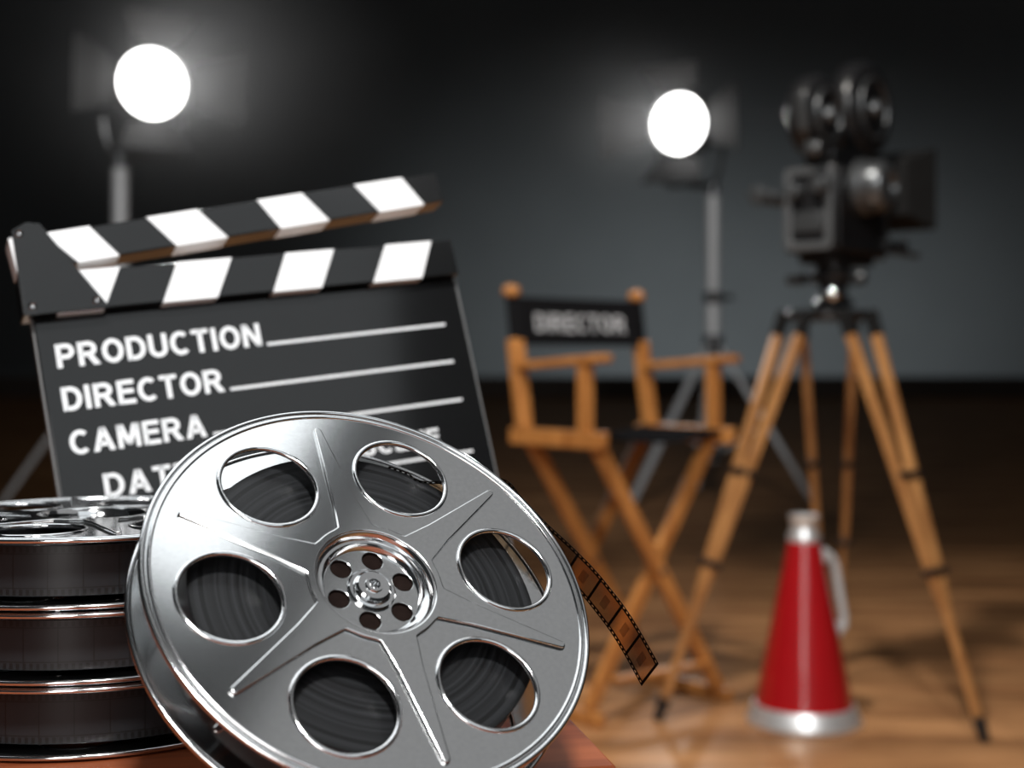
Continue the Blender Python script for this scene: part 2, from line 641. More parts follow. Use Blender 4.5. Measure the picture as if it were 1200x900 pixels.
# added low dark board hiding the ground-row lights and their floor spots at the foot of the backdrop
bm = B()
box(bm, (0, 42.0, 0.32), (89.9, 0.06, 0.64), 0.01)
ms = obj('added_mask_1', bm, M_MASK)
tag(ms, 'added low dark masking board along the foot of the backdrop', 'masking board', kind='structure')

# ================================================================== table
TH = 0.75                                           # table top height
e1 = Vector((-0.201, 0.980, 0)).normalized()        # along the right edge, away from the camera
e2 = Vector((e1.y, -e1.x, 0))                       # along the back edge, to the right
corner = Vector((0.0339, 0.775, 0)) + e1 * 0.36     # far right corner
tm = Matrix((-e2, -e1, Vector((0, 0, 1)))).transposed().to_4x4()
tm.translation = Vector((corner.x, corner.y, 0))
table = thing('wooden_table', 'reddish brown wooden table carrying the film reels and clapperboard', 'table', tm)
# local: x to the left along the back edge, y towards the camera
TW, TD, n_pl = 1.45, 1.02, 9
pw = TD / n_pl
pm = None
for i in range(n_pl):
    if pm is None:
        bm = B()
        box(bm, (0, 0, 0), (TW, pw - 0.0012, 0.026), 0.0016)
        pl = obj('plank', bm, M_TABLE, table)
        pm = pl.data
    else:
        pl = link('plank', pm, None, table)
    pl.location = (TW / 2, pw * (i + 0.5), TH - 0.013)
bm = B()
for (x0, y0, x1, y1) in ((.06, .07, TW - .06, .07), (.06, TD - .07, TW - .06, TD - .07), (.06, .07, .06, TD - .07), (TW - .06, .07, TW - .06, TD - .07)):
    bar(bm, (x0, y0, TH - 0.071), (x1, y1, TH - 0.071), 0.022, 0.09, ref=(0, 0, 1), bev=0.002)
obj('apron', bm, M_TABLE, table)
lm = None
for x in (.06, TW - .06):
    for y in (.07, TD - .07):
        if lm is None:
            bm = B()
            bar(bm, (0, 0, 0), (0, 0, TH - 0.027), 0.04, 0.04, 0.06, 0.06, bev=0.003)
            lg = obj('leg', bm, M_TABLE_LEG, table)
            lm = lg.data
        else:
            lg = link('leg', lm, None, table)
        lg.location = (x, y, 0)


# ================================================================== film reels
def rib_star(R, n=6, spin=0.0):
    """outline of the pressed star: hub collar with six tapering ribs"""
    pts = []
    rh, rt = 0.305 * R, 0.865 * R
    hb, ht = 0.084 * R, 0.018 * R
    for k in range(n):
        a = spin + k * 2 * PI / n
        ca, sa = math.cos(a), math.sin(a)

        def P(r, t):
            return (r * ca - t * sa, r * sa + t * ca)
        a0 = math.asin(hb / rh)
        pts.append(P(math.sqrt(rh * rh - hb * hb) + 0.005 * R, -hb))
        pts.append(P(0.45 * R, -hb * 0.70))
        pts.append(P(rt, -ht))
        pts.append(P(rt + ht * 0.7, -ht * 0.55))
        pts.append(P(rt + ht * 0.7, ht * 0.55))
        pts.append(P(rt, ht))
        pts.append(P(0.45 * R, hb * 0.70))
        pts.append(P(math.sqrt(rh * rh - hb * hb) + 0.005 * R, hb))
        for q in range(1, 6):
            b = a + a0 + (2 * PI / n - 2 * a0) * q / 6
            pts.append((rh * math.cos(b), rh * math.sin(b)))
    return pts


def flip(me):
    """a copy of the mesh mirrored in z"""
    m2 = me.copy()
    for v in m2.vertices:
        v.co.z = -v.co.z
    m2.flip_normals()
    return m2


def make_reel(root, R, T, roll_r, spin, gap_front=0.0030, gap_back=0.0030):
    """local z is the axis; flange faces at z = +-T/2"""
    rr = 0.0014                                      # rolled rim radius
    zf = T / 2 - 0.0021                                  # middle of each flange sheet
    ha = [spin + k * PI / 3 for k in range(6)]
    hole_c = [(0.6466 * R * math.cos(a), 0.6466 * R * math.sin(a)) for a in ha]
    hr = 0.222 * R
    sheet = plate_mesh('flange', [circle(0, 0, 0.975 * R, 128)] + [circle(x, y, hr, 48) for x, y in hole_c] + [circle(0, 0, 0.262 * R, 64)], 0.0007, 0.0003, 1)
    star = plate_mesh('ribs', [rib_star(R, 6, spin + PI / 6), circle(0, 0, 0.268 * R, 64)], 0.0017, 0.0007, 2)
    # lips around the six openings
    bm = B()
    ring(bm, hr, 0.0014, None, 48, 10)
    lipme = bpy.data.meshes.new('lip')
    bm.to_mesh(lipme)
    bm.free()
    for p in lipme.polygons:
        p.use_smooth = True
    lipme.materials.append(M_CHROME)
    for s in (1, -1):
        fl = link('flange', sheet if s == 1 else flip(sheet), M_SATIN if s == 1 else None, root)
        fl.location = (0, 0, s * zf)
        st = link('ribs', star if s == 1 else flip(star), M_SATIN if s == 1 else None, fl)
        st.location = (0, 0, s * 0.0007)
        bm = B()
        # rim: rolled bead plus a small step down to the sheet
        lathe(bm, [(R - rr + rr * math.cos(2 * PI * k / 14), rr * math.sin(2 * PI * k / 14)) for k in range(14)], 160, None, closed=True)
        ring(bm, 0.957 * R, 0.0011, Matrix.Translation((0, 0, s * 0.0004)), 160, 10)
        obj('rim', bm, M_CHROME, fl, angle=80)
        for x, y in hole_c:
            lp = link('lip', lipme, None, fl)
            lp.location = (x, y, s * 0.0003)
        # hub cup
        rc = 0.262 * R
        dp = 0.0062
        bm = B()
        lathe(bm, [(rc + 0.0022, 0.0006), (rc + 0.0012, 0.0019), (rc, 0.0019), (rc - 0.0012, 0.0006), (rc - 0.0018, -0.002), (rc - 0.0032, -0.0022),
                   (rc - 0.0040, -0.0045), (rc - 0.0058, -dp)], 72)
        if s == -1:
            for v in bm.verts:
                v.co.z = -v.co.z
        obj('hub_cup', bm, M_CHROME, fl)
        disc = plate_mesh('hub_disc', [circle(0, 0, rc - 0.0052, 64)] + [circle(0.162 * R * math.cos(a + 0.16), 0.162 * R * math.sin(a + 0.16), 0.048 * R, 24) for a in ha], 0.0005, 0.0002, 1)
        dd = link('hub_disc', disc, M_SATIN, fl)
        dd.location = (0, 0, -s * dp)
        bm = B()
        b = 0.108 * R
        lathe(bm, [(b, -0.0004), (b, 0.0012), (b - 0.0008, 0.0019), (0.086 * R, 0.0019), (0.080 * R, 0.0040), (0.070 * R, 0.0048), (0.040 * R, 0.0048),
                   (0.038 * R, 0.0058), (0.026 * R, 0.0058), (0.022 * R, 0.0040), (0.022 * R, -0.0010), (0, -0.0010)], 48)
        for v in bm.verts:
            v.co.z = s * (v.co.z - dp)
        obj('spindle_boss', bm, M_CHROME, fl)
    # core and wound film
    bm = B()
    cyl(bm, (0, 0, -zf + 0.0075), (0, 0, zf - 0.0075), 0.25 * R, seg=48)
    obj('core', bm, M_HOLE, root)
    h0, h1 = -(zf - 0.0007 - gap_back), zf - 0.0007 - gap_front
    bm = B()
    lathe(bm, [(0.25 * R, h0), (roll_r - 0.0004, h0), (roll_r, h0 + 0.0004), (roll_r, h1 - 0.0004), (roll_r - 0.0004, h1), (0.25 * R, h1)], 128)
    obj('film_roll', bm, M_ROLL, root)
    return root


# the leaning reel: circle fitted to the rim and openings in the photograph
S = 0.827
rn = Vector((0.37095, -0.60946, 0.70068)).normalized()
ru = Vector((0, 0, 1)).cross(rn).normalized()
rv = rn.cross(ru)
rc = Vector((-0.07738 * S, 0.77206 * S, -0.12118 * S + EYE))     # centre of the front rim
RR, RT = 0.13 * S * 1.018, 0.040 * S
rmat = Matrix((ru, rv, rn)).transposed().to_4x4()
rmat.translation = rc - rn * (RT / 2 - 0.002)
low = min((rmat @ Vector((RR * math.cos(a), RR * math.sin(a), -RT / 2 + 0.0021))).z for a in [k * PI / 90 for k in range(180)])
rmat.translation.z += (TH - low) + 0.0006
reel = thing('film_reel', 'large satin steel film reel tilted face-on in front of the clapperboard', 'film reel', rmat)
make_reel(reel, RR, RT, 0.785 * RR, 0.0121, 0.0085, 0.0012)

# loose end of film leaving the reel
front_pl = rc - rn * (0.25 * RT)
film_w = 0.60 * RT
inv = rmat.inverted()
edge_px = [(585, 560), (612, 583), (640, 612), (668, 638), (695, 665), (716, 690), (735, 715), (750, 739), (762, 760), (772, 778)]
path = []
for (x, y) in edge_px:
    p = inv @ ray_plane(x, y, front_pl, rn)
    path.append((p.x, p.y))
zt = (inv @ front_pl).z
# start on the outside of the wound film
a0 = math.atan2(path[0][1], path[0][0])
rstart = 0.775 * RR + 0.0006
lead = [(rstart * math.cos(a0 + d), rstart * math.sin(a0 + d)) for d in (0.55, 0.42, 0.29)]
path = lead + path


def catmull(pts, n):
    P = [Vector(p) for p in pts]
    P = [P[0] * 2 - P[1]] + P + [P[-1] * 2 - P[-2]]
    out = []
    for i in range(1, len(P) - 2):
        for k in range(n):
            t = k / n
            a, b, c, d = P[i - 1], P[i], P[i + 1], P[i + 2]
            out.append(0.5 * ((2 * b) + (c - a) * t + (2 * a - 5 * b + 4 * c - d) * t * t + (3 * b - a - 3 * c + d) * t ** 3))
    out.append(P[-2].copy())
    return out


fine = catmull(path, 24)
cum = [0.0]
for a, b in zip(fine, fine[1:]):
    cum.append(cum[-1] + (b - a).length)
total = cum[-1]


def along(s):
    s = min(max(s, 0), total)
    for i in range(len(cum) - 1):
        if cum[i + 1] >= s:
            t = (s - cum[i]) / max(cum[i + 1] - cum[i], 1e-9)
            return fine[i].lerp(fine[i + 1], t)
    return fine[-1]


tail = (Vector(path[-1]) - Vector(path[-2])).length
fl_len = 0.0180                                     # one frame along the film
nper = 12                                           # cells per frame, alternating hole and bridge
cell = fl_len / nper / 1.0
ncell = int(total / cell)
bm = B()
zs = [0.0, 0.035, 0.075, 0.12, 0.30, 0.70, 0.88, 0.925, 0.965, 1.0]
rows = []
for i in range(ncell + 1):
    s = total - (ncell - i) * cell
    p = along(s)
    rows.append([bm.verts.new((p.x, p.y, zt - zf * film_w)) for zf in zs])
for i in range(ncell):
    k = (ncell - 1 - i) % nper
    for j in range(len(zs) - 1):
        perf = j in (1, 7) and k % 2 == 1
        if perf:
            continue
        f = bm.faces.new((rows[i][j], rows[i + 1][j], rows[i + 1][j + 1], rows[i][j + 1]))
        if j in (0, 1, 2, 6, 7, 8):
            f.material_index = 1
        elif k == 0:
            f.material_index = 1
        elif j == 4 and k in (5, 6, 7):
            f.material_index = 2
me = bpy.data.meshes.new('film_strip')
bm.to_mesh(me)
bm.free()
for p in me.polygons:
    p.use_smooth = True
strip = link('film_strip', me, [M_FILM, M_FILMDARK, M_FILMMARK], reel)
strip['label'] = 'loose brown perforated film end curling off the reel'
sol = strip.modifiers.new('thickness', 'SOLIDIFY')
sol.thickness = 0.00015

# the stack of three reels lying flat
SR, ST = 0.115, 0.0378
scx, scy = -0.2432, 0.802
stack = [('lowest film reel of the flat stack, lying on the wooden table', 0.7), ('middle film reel of the flat stack beside the tilted reel', 0.1),
         ('top film reel of the flat stack with its open flange showing', 0.42)]
proto = None
proto = thing('film_reel', stack[0][0], 'film reel', Matrix.Translation((scx, scy, TH + ST / 2 + 0.0004)), 'reels stacked flat on the table')
make_reel(proto, SR, ST, 0.885 * SR, 0.0)
proto.rotation_euler = (0, 0, stack[0][1])
for i in (1, 2):
    r = proto.copy()
    COL.objects.link(r)
    r.location = (scx + 0.002 * (1 - i), scy - 0.001 * i, TH + ST / 2 + 0.0004 + i * (ST + 0.0003))
    r.rotation_euler = (0, 0, stack[i][1])
    r['label'] = stack[i][0]
    for ch in list(proto.children):
        c = ch.copy()
        COL.objects.link(c)
        c.parent = r
        for g in ch.children:
            d = g.copy()
            COL.objects.link(d)
            d.parent = c

# ================================================================== clapperboard
bX = Vector((0.893, 0.434, 0.116)).normalized()
bZ0 = Vector((-0.194, 0.185, 0.963))
bZ = (bZ0 - bX * bZ0.dot(bX)).normalized()
bY = bZ.cross(bX)                                    # into the board, away from the viewer
btl = at(38, 378, 1.0)                               # upper left corner of the slate face
BW = 0.339
BL = (btl.z - TH) / bZ.z                             # slate height down to the table
bmtx = Matrix((bX, bY, bZ)).transposed().to_4x4()
bmtx.translation = btl - bZ * BL
low = min((bmtx @ Vector((x, y, 0))).z for x in (-0.0013, BW) for y in (0, 0.008))
bmtx.translation.z += TH - low + 0.0004
binv = bmtx.inverted()
clap = thing('clapperboard', 'black clapperboard with open striped sticks behind the tilted film reel', 'clapperboard', bmtx)
bN = -bY


def bpt(px, py, front=0.0):
    """board-plane coordinates (x, z) of a pixel, on the plane `front` metres before the slate face"""
    p = binv @ ray_plane(px, py, btl + bN * front, bN)
    return p.x, p.z


bm = B()
box(bm, (BW / 2, 0.004, BL / 2), (BW, 0.008, BL), 0.0012)
sl = obj('slate', bm, M_SLATE, clap)
for x in (-0.0006, BW + 0.0006):
    bm = B()
    box(bm, (x, 0.0042, BL / 2), (0.0014, 0.0074, BL), 0.0003)
    obj('slate_edge', bm, M_SLATEEDGE, clap)

ST_F, ST_B = 0.011, 0.013                            # stick depth before and behind the slate face
# lower stick
l0 = bpt(24, 372, ST_F)
l1 = bpt(537, 320, ST_F)
l2 = bpt(530, 281, ST_F)
lx0, lx1 = l0[0] + 0.002, l1[0]
lz0 = 0.5 * (l0[1] + l1[1])
lh = l2[1] - lz0
bm = B()
box(bm, ((lx0 + lx1) / 2, (ST_B - ST_F) / 2, lz0 + lh / 2), (lx1 - lx0, ST_F + ST_B, lh), 0.0010)
lower = obj('lower_stick', bm, M_STICK, clap)


def stripe(parent, quad, z0, z1, skin=0.00025):
    """white band wrapping the stick: quad = x at bottom left, bottom right, top right, top left"""
    bm = B()
    xa, xb, xc, xd = quad
    y0, y1 = -ST_F - skin, ST_B + skin
    z0 -= skin
    z1 += skin
    v = [bm.verts.new(c) for c in ((xa, y0, z0), (xb, y0, z0), (xc, y0, z1), (xd, y0, z1), (xa, y1, z0), (xb, y1, z0), (xc, y1, z1), (xd, y1, z1))]
    for f in ((0, 1, 2, 3), (7, 6, 5, 4), (0, 4, 5, 1), (1, 5, 6, 2), (2, 6, 7, 3), (3, 7, 4, 0)):
        bm.faces.new([v[k] for k in f])
    return obj('stripe', bm, M_STICKWHITE, parent, smooth=False)


for (a, b, c, d) in ((68, 123, 140, 84), (191, 255, 271, 207), (320, 377, 391, 334), (437, 494, 505, 451)):
    def xat(px, bottom):
        # pixel on the bottom or top edge of the lower stick
        y = (372 + (px - 24) * (320 - 372) / (537 - 24)) if bottom else (320 + (px - 24) * (281 - 320) / (530 - 24) * 1.0)
        return bpt(px, y, ST_F)[0]
    stripe(lower, (xat(a, 1), xat(b, 1), xat(c, 0), xat(d, 0)), lz0, lz0 + lh)

# upper stick, opened about the hinge
u_l = bpt(14, 293, ST_F)
ub1 = bpt(95, 307, ST_F)
ub2 = bpt(520, 236, ST_F)
ut2 = bpt(514, 202, ST_F)
ang = math.atan2(ub2[1] - ub1[1], ub2[0] - ub1[0])
ux0 = bpt(15, 285, ST_F)[0]
up_o = Vector((ux0, 0, ub1[1] - (ub1[0] - ux0) * math.tan(ang)))
ulen = (ub2[0] - ux0) / math.cos(ang)
uh = (Vector((ut2[0] - ub2[0], 0, ut2[1] - ub2[1]))).length
bm = B()
box(bm, (ulen / 2, (ST_B - ST_F) / 2, uh / 2), (ulen, ST_F + ST_B, uh), 0.0010)
upper = obj('upper_stick', bm, M_STICK, clap)
upper.location = up_o
upper.rotation_euler = (0, -ang, 0)
um = Matrix.Translation(up_o) @ Matrix.Rotation(-ang, 4, 'Y')
uinv = um.inverted()


def ux(px, py):
    x, z = bpt(px, py, ST_F)
    return (uinv @ Vector((x, 0, z))).x


tl = lambda px: 262 + (px - 100) * (202 - 262) / (514 - 100)
bl = lambda px: 307 + (px - 95) * (236 - 307) / (520 - 95)
for (a, b, c, d) in ((92, 140, 103, 49), (207, 267, 230, 170), (329, 386, 353, 300), (445, 497, 470, 414)):
    stripe(upper, (ux(a, bl(a)), ux(b, bl(b)), ux(c, tl(c)), ux(d, tl(d))), 0, uh)
stripe(upper, (-0.0003, 0.006, 0.006, -0.0003), 0.0, uh)

# hinge plate with its screws
hp = [bpt(x, y, ST_F + 0.001) for (x, y) in ((28, 371), (129, 361), (46, 263), (30, 262), (13, 271))]
me = plate_mesh('hinge_plate', [hp], 0.0011, 0.0005, 2)
me.transform(Matrix.Rotation(PI / 2, 4, 'X'))
hinge = link('hinge_plate', me, M_STICK, clap)
hinge.location = (0, -ST_F - 0.0014, 0)
hinge['label'] = 'black triangular hinge plate with three bright screws'
bm = B()
lathe(bm, [(0, 0.0014), (0.0017, 0.0011), (0.0029, 0.0003), (0.003, 0)], 20)
scm = bpy.data.meshes.new('screw')
bmesh.ops.transform(bm, matrix=Matrix.Rotation(PI / 2, 4, 'X'), verts=bm.verts)
bm.to_mesh(scm)
bm.free()
for p in scm.polygons:
    p.use_smooth = True
scm.materials.append(M_CHROME)
for (x, y) in ((22, 274), (38, 359), (113, 352)):
    h = bpt(x, y, ST_F + 0.002)
    s = link('screw', scm, None, hinge)
    s.location = (h[0], -0.0011, h[1])


# lettering: fitted between two base-line pixels
def letter(body, p0, p1, height_px):
    x0, z0 = bpt(*p0)
    x1, z1 = bpt(*p1)
    me = text_mesh(body)
    xs = [v.co.x for v in me.vertices]
    ys = [v.co.y for v in me.vertices]
    w0, w1, h0, h1 = min(xs), max(xs), min(ys), max(ys)
    hz = bpt(p0[0], p0[1] - height_px)[1] - z0
    sx, sy = (x1 - x0) / (w1 - w0), hz / (h1 - h0)
    for v in me.vertices:
        v.co = Vector(((v.co.x - w0) * sx, -0.00025, (v.co.y - h0) * sy))
    o = link('lettering', me, M_LETTER, sl)
    o.location = (x0, 0, 0.5 * (z0 + z1))
    o['label'] = 'white lettering reading ' + body
    return o


def rule(p0, p1):
    x0, z0 = bpt(*p0)
    x1, z1 = bpt(*p1)
    bm = B()
    box(bm, ((x0 + x1) / 2, -0.0001, (z0 + z1) / 2), (x1 - x0, 0.0004, 0.0021))
    return obj('ruled_line', bm, M_LETTER, sl, smooth=False)


letter('PRODUCTION', (68, 433), (307, 405), 29)
letter('DIRECTOR', (75, 483), (264, 459), 29)
letter('CAMERA', (84, 535), (243, 511), 29)
letter('DATE', (124, 583), (228, 569), 29)
letter('SCENE', (425, 535), (517, 522), 21)
rule((313, 404), (521, 380))
rule((270, 457), (531, 423))
rule((250, 509), (541, 468))
rule((425, 547), (554, 530))

# ================================================================== director's chair
a = math.radians(37)
cw = Vector((math.cos(a), math.sin(a), 0))           # across, to the sitter's left as seen
cg = Vector((math.sin(a), -math.cos(a), 0))          # forward
FLp = Vector((0.204, 3.62, 0))
W_, G_ = 0.48, 0.28
cmid = FLp + cw * W_ / 2 - cg * G_ / 2
chm = Matrix((cw, -cg, Vector((0, 0, 1)))).transposed().to_4x4()   # local x across, y back, z up
chm.translation = cmid
chair = thing('directors_chair', 'tall wooden director\'s chair with black canvas seat and back', 'chair', chm)
seat_z, arm_z = 0.755, 0.965
LEAN = 0.062                                         # how far the back reclines at its top
hx, hy = W_ / 2, G_ / 2
for sx in (-1, 1):
    x = sx * hx
    # seat rail
    bm = B()
    bar(bm, (x, hy + 0.05, seat_z), (x, -hy - 0.06, seat_z), 0.036, 0.046, ref=(0, 0, 1), bev=0.004)
    obj('seat_rail', bm, M_OAK_Z, chair)
    # back post, arm post
    bm = B()
    bar(bm, (x, hy, seat_z + 0.02), (x, hy + 0.044, 1.03), 0.044, 0.034, bev=0.006)
    cyl(bm, (x, hy + 0.042, 1.02), (x, hy + LEAN, 1.155), 0.013, seg=16)
    obj('back_post', bm, M_OAK_Z, chair)
    bm = B()
    lathe(bm, [(0, 0.0), (0.020, 0.0), (0.026, 0.008), (0.026, 0.020), (0.018, 0.031), (0, 0.035)], 20, Matrix.Translation((x, hy + LEAN, 1.151)))
    obj('finial', bm, M_OAK_Z, chair)
    bm = B()
    bar(bm, (x, -hy + 0.015, seat_z + 0.02), (x, -hy + 0.015, arm_z - 0.008), 0.036, 0.034, bev=0.005)
    obj('arm_post', bm, M_OAK_Z, chair)
    bm = B()
    bar(bm, (x, hy + 0.014, arm_z - 0.012), (x, -hy - 0.07, arm_z + 0.008), 0.046, 0.022, ref=(0, 0, 1), bev=0.004)
    obj('armrest', bm, M_OAK_X, chair)
    # foot rail
    bm = B()
    bar(bm, (x, hy + 0.05, 0.018), (x, -hy - 0.05, 0.018), 0.034, 0.036, ref=(0, 0, 1), bev=0.004)
    obj('foot_rail', bm, M_OAK_Z, chair)
for k, y in enumerate((-hy, hy)):
    for sx in (-1, 1):
        off = 0.017 * sx
        bm = B()
        bar(bm, (sx * (hx - 0.012), y + off, seat_z - 0.012), (-sx * (hx - 0.012), y + off, 0.034), 0.040, 0.026, bev=0.004)
        obj('leg', bm, M_OAK_Z, chair)
    bm = B()
    cyl(bm, (0, y - 0.034, seat_z / 2 + 0.012), (0, y + 0.034, seat_z / 2 + 0.012), 0.009, seg=14)
    obj('pivot_bolt', bm, M_GUN, chair)
# foot rest bar between front legs
bm = B()
bar(bm, (-0.175, -hy - 0.03, 0.115), (0.175, -hy - 0.03, 0.115), 0.030, 0.018, ref=(0, 0, 1), bev=0.003)
obj('foot_rest', bm, M_OAK_X, chair)
# canvas seat (sagging) and back sleeve
bm = B()
nx = 14
rows = []
for i in range(nx + 1):
    t = i / nx
    x = -hx + 0.012 + (W_ - 0.024) * t
    z = seat_z + 0.018 - 0.03 * math.sin(PI * t)
    rows.append([bm.verts.new((x, yy, z + dz)) for yy, dz in ((-hy - 0.04, 0.002), (hy + 0.03, 0.002), (hy + 0.03, -0.002), (-hy - 0.04, -0.002))])
for r0, r1 in zip(rows, rows[1:]):
    for q in range(4):
        bm.faces.new((r0[q], r0[(q + 1) % 4], r1[(q + 1) % 4], r1[q]))
bm.faces.new(rows[0])
bm.faces.new(rows[-1][::-1])
obj('canvas_seat', bm, M_CANVAS, chair, smooth=True)
bm = B()
cz0, cz1 = 1.012, 1.150
prof = []
nx = 16
front = [(-hx + W_ * i / nx, hy - 0.017 + 0.012 * math.sin(PI * i / nx)) for i in range(nx + 1)]
back = [(x, y + (0.034 if i in (0, nx) else (0.02 if i in (1, nx - 1) else 0.006))) for i, (x, y) in enumerate(front)]
ends_r = [(hx + 0.014, hy - 0.009), (hx + 0.017, hy), (hx + 0.014, hy + 0.010)]
ends_l = [(-hx - 0.014, hy + 0.010), (-hx - 0.017, hy), (-hx - 0.014, hy - 0.009)]
loop = front + ends_r + back[::-1] + ends_l
lean = lambda z: 0.042 + (LEAN - 0.042) * (z - 1.02) / 0.135
lo = [bm.verts.new((x, y + lean(cz0), cz0)) for x, y in loop]
hi = [bm.verts.new((x, y + lean(cz1), cz1)) for x, y in loop]
n = len(loop)
for i in range(n):
    bm.faces.new((lo[i], lo[(i + 1) % n], hi[(i + 1) % n], hi[i]))
bm.faces.new(hi)
bm.faces.new(lo[::-1])
bk = obj('canvas_back', bm, M_CANVAS, chair, smooth=True)
me = text_mesh('DIRECTOR')
xs = [v.co.x for v in me.vertices]
ys = [v.co.y for v in me.vertices]
w0, w1, h0, h1 = min(xs), max(xs), min(ys), max(ys)
tw, th = 0.345, 0.052
for v in me.vertices:
    x = ((v.co.x - w0) / (w1 - w0) - 0.5) * tw
    t = (x + hx) / W_
    z = cz0 + 0.040 + (v.co.y - h0) / (h1 - h0) * th
    v.co = Vector((x, hy - 0.017 + lean(z) + 0.012 * math.sin(PI * t) - 0.0016, z))
tx = link('lettering', me, M_CANVASLETTER, bk)
tx['label'] = 'white lettering reading DIRECTOR'


# ================================================================== movie camera on its tripod
def ground(px, py):
    D = EYE * F / (py - CY)
    return Vector(((px - CX) / F * D, D, 0))


feet = [ground(770, 845), ground(1155, 870), ground(976, 775)]
apex = Vector((sum(f.x for f in feet) / 3 + 0.012, sum(f.y for f in feet) / 3, 0))
top_z = EYE + (CY - 366) / F * apex.y
tri = thing('camera_tripod', 'wooden tripod with black collars holding the movie camera', 'tripod', Matrix.Translation(apex))
bm = B()
lathe(bm, [(0, top_z - 0.022), (0.105, top_z - 0.022), (0.118, top_z - 0.014), (0.118, top_z - 0.002), (0.110, top_z + 0.004), (0.04, top_z + 0.004), (0.034, top_z + 0.014), (0, top_z + 0.014)], 40)
obj('top_plate', bm, M_BLACK, tri)
for f in feet:
    d = (f - apex)
    d.z = 0
    r = d.length
    dn = d.normalized()
    side = Vector((-dn.y, dn.x, 0))
    pf = dn * r
    ptop = dn * 0.112 + Vector((0, 0, top_z - 0.030))
    leg = thing('leg', '', '')
    for kk in ('label', 'category'):
        del leg[kk]
    leg.parent = tri
    P = lambda t, o, oo=0.0: ptop.lerp(pf, t) + side * o + dn * oo
    sp0 = 0.060
    if f is feet[2]:
        # the far leg keeps its two bars apart down to the foot
        for s in (-1, 1):
            bm = B()
            bar(bm, P(0.0, s * 0.072), P(0.63, s * 0.040), 0.025, 0.025, 0.024, 0.024, ref=dn, bev=0.004)
            obj('upper_bar', bm, M_LEG, leg)
            bm = B()
            bar(bm, P(-0.03, s * 0.072), P(0.035, s * 0.070), 0.033, 0.033, 0.030, 0.030, ref=dn, bev=0.004)
            obj('hinge_bracket', bm, M_BLACKMATT, leg)
            bm = B()
            bar(bm, P(0.60, s * 0.040), P(0.965, s * 0.008), 0.018, 0.020, 0.014, 0.018, ref=dn, bev=0.003)
            obj('lower_bar', bm, M_LEG, leg)
            for t in (0.385, 0.615):
                bm = B()
                off = s * (0.072 - 0.032 * t / 0.63)
                bar(bm, P(t - 0.009, off), P(t + 0.009, off), 0.040, 0.036, ref=dn, bev=0.004)
                obj('collar', bm, M_BLACK, leg)
    else:
        for s in (-1, 1):
            bm = B()
            bar(bm, P(0.0, s * sp0), P(0.60, s * 0.0165), 0.026, 0.026, 0.025, 0.024, ref=dn, bev=0.004)
            obj('upper_bar', bm, M_LEG, leg)
            bm = B()
            bar(bm, P(-0.03, s * sp0), P(0.035, s * (sp0 - 0.002)), 0.033, 0.033, 0.030, 0.030, ref=dn, bev=0.004)
            obj('hinge_bracket', bm, M_BLACKMATT, leg)
        bm = B()
        bar(bm, P(0.36, 0, 0.0), P(0.965, 0, 0.0), 0.022, 0.022, 0.020, 0.020, ref=dn, bev=0.003)
        bar(bm, P(0.60, 0, 0.0), P(0.70, 0, 0.0), 0.058, 0.025, 0.026, 0.022, ref=dn, bev=0.003)
        obj('lower_bar', bm, M_LEG, leg)
        for t, wd in ((0.385, 0.088), (0.615, 0.066)):
            bm = B()
            bar(bm, P(t - 0.009, 0), P(t + 0.009, 0), wd, 0.036, ref=dn, bev=0.004)
            cyl(bm, P(t, wd / 2 - 0.004), P(t, wd / 2 + 0.018), 0.009, seg=12)
            obj('collar', bm, M_BLACK, leg)
    bm = B()
    cyl(bm, P(0.945, 0), Vector((pf.x, pf.y, 0.0)) + Vector((0, 0, 0.001)), 0.019, 0.012, seg=14)
    obj('foot_spike', bm, M_BLACK, leg)

# the camera itself: local x = lens direction, y = to the far side, z up
ca = math.radians(50)
kx = Vector((math.cos(ca), math.sin(ca), 0))
ky = Vector((-math.sin(ca), math.cos(ca), 0))
base_z = top_z + 0.014
km = Matrix((kx, ky, Vector((0, 0, 1)))).transposed().to_4x4() @ Matrix.Scale(1.115, 4)
km.translation = apex + Vector((0.018, 0, base_z))
mc = thing('movie_camera', 'black vintage movie camera with twin drum magazine on wooden tripod', 'movie camera', km)
bm = B()
lathe(bm, [(0, 0), (0.045, 0), (0.052, 0.012), (0.034, 0.026), (0.034, 0.055), (0.058, 0.064), (0.062, 0.082), (0.045, 0.092), (0.045, 0.112), (0, 0.112)], 32)
box(bm, (0.02, 0, 0.118), (0.22, 0.10, 0.024), 0.004)
obj('pan_head', bm, M_BLACK, mc)
bm = B()
for yy in (-0.062,):
    cyl(bm, (0, -0.03, 0.072), (0, -0.085, 0.072), 0.018, seg=18, bev=0.003)
obj('tilt_knob', bm, M_GUN, mc)
bm = B()
cyl(bm, (-0.03, 0.0, 0.075), (-0.23, -0.03, 0.058), 0.008, seg=12)
cyl(bm, (-0.20, -0.026, 0.061), (-0.30, -0.040, 0.052), 0.014, 0.012, seg=14, bev=0.003)
obj('pan_handle', bm, M_BLACK, mc)
bm = B()
ball = km.inverted() @ (apex + Vector((-0.004, -0.090, base_z + 0.032)))
bmesh.ops.create_uvsphere(bm, u_segments=20, v_segments=12, radius=0.022, matrix=Matrix.Translation(ball))
cyl(bm, ball, (0, 0, ball.z), 0.009, seg=12)
obj('level_knob', bm, M_CHROME, mc, smooth=True)
b0, bh = 0.130, 0.214
BLn, BWd = 0.30, 0.135
bm = B()
box(bm, (0.02, 0, b0 + bh / 2), (BLn, BWd, bh), 0.010)
body = obj('camera_body', bm, M_BLACK, mc)
# framed rear door (faces the viewer and left) and framed side door
bx = 0.02 - BLn / 2


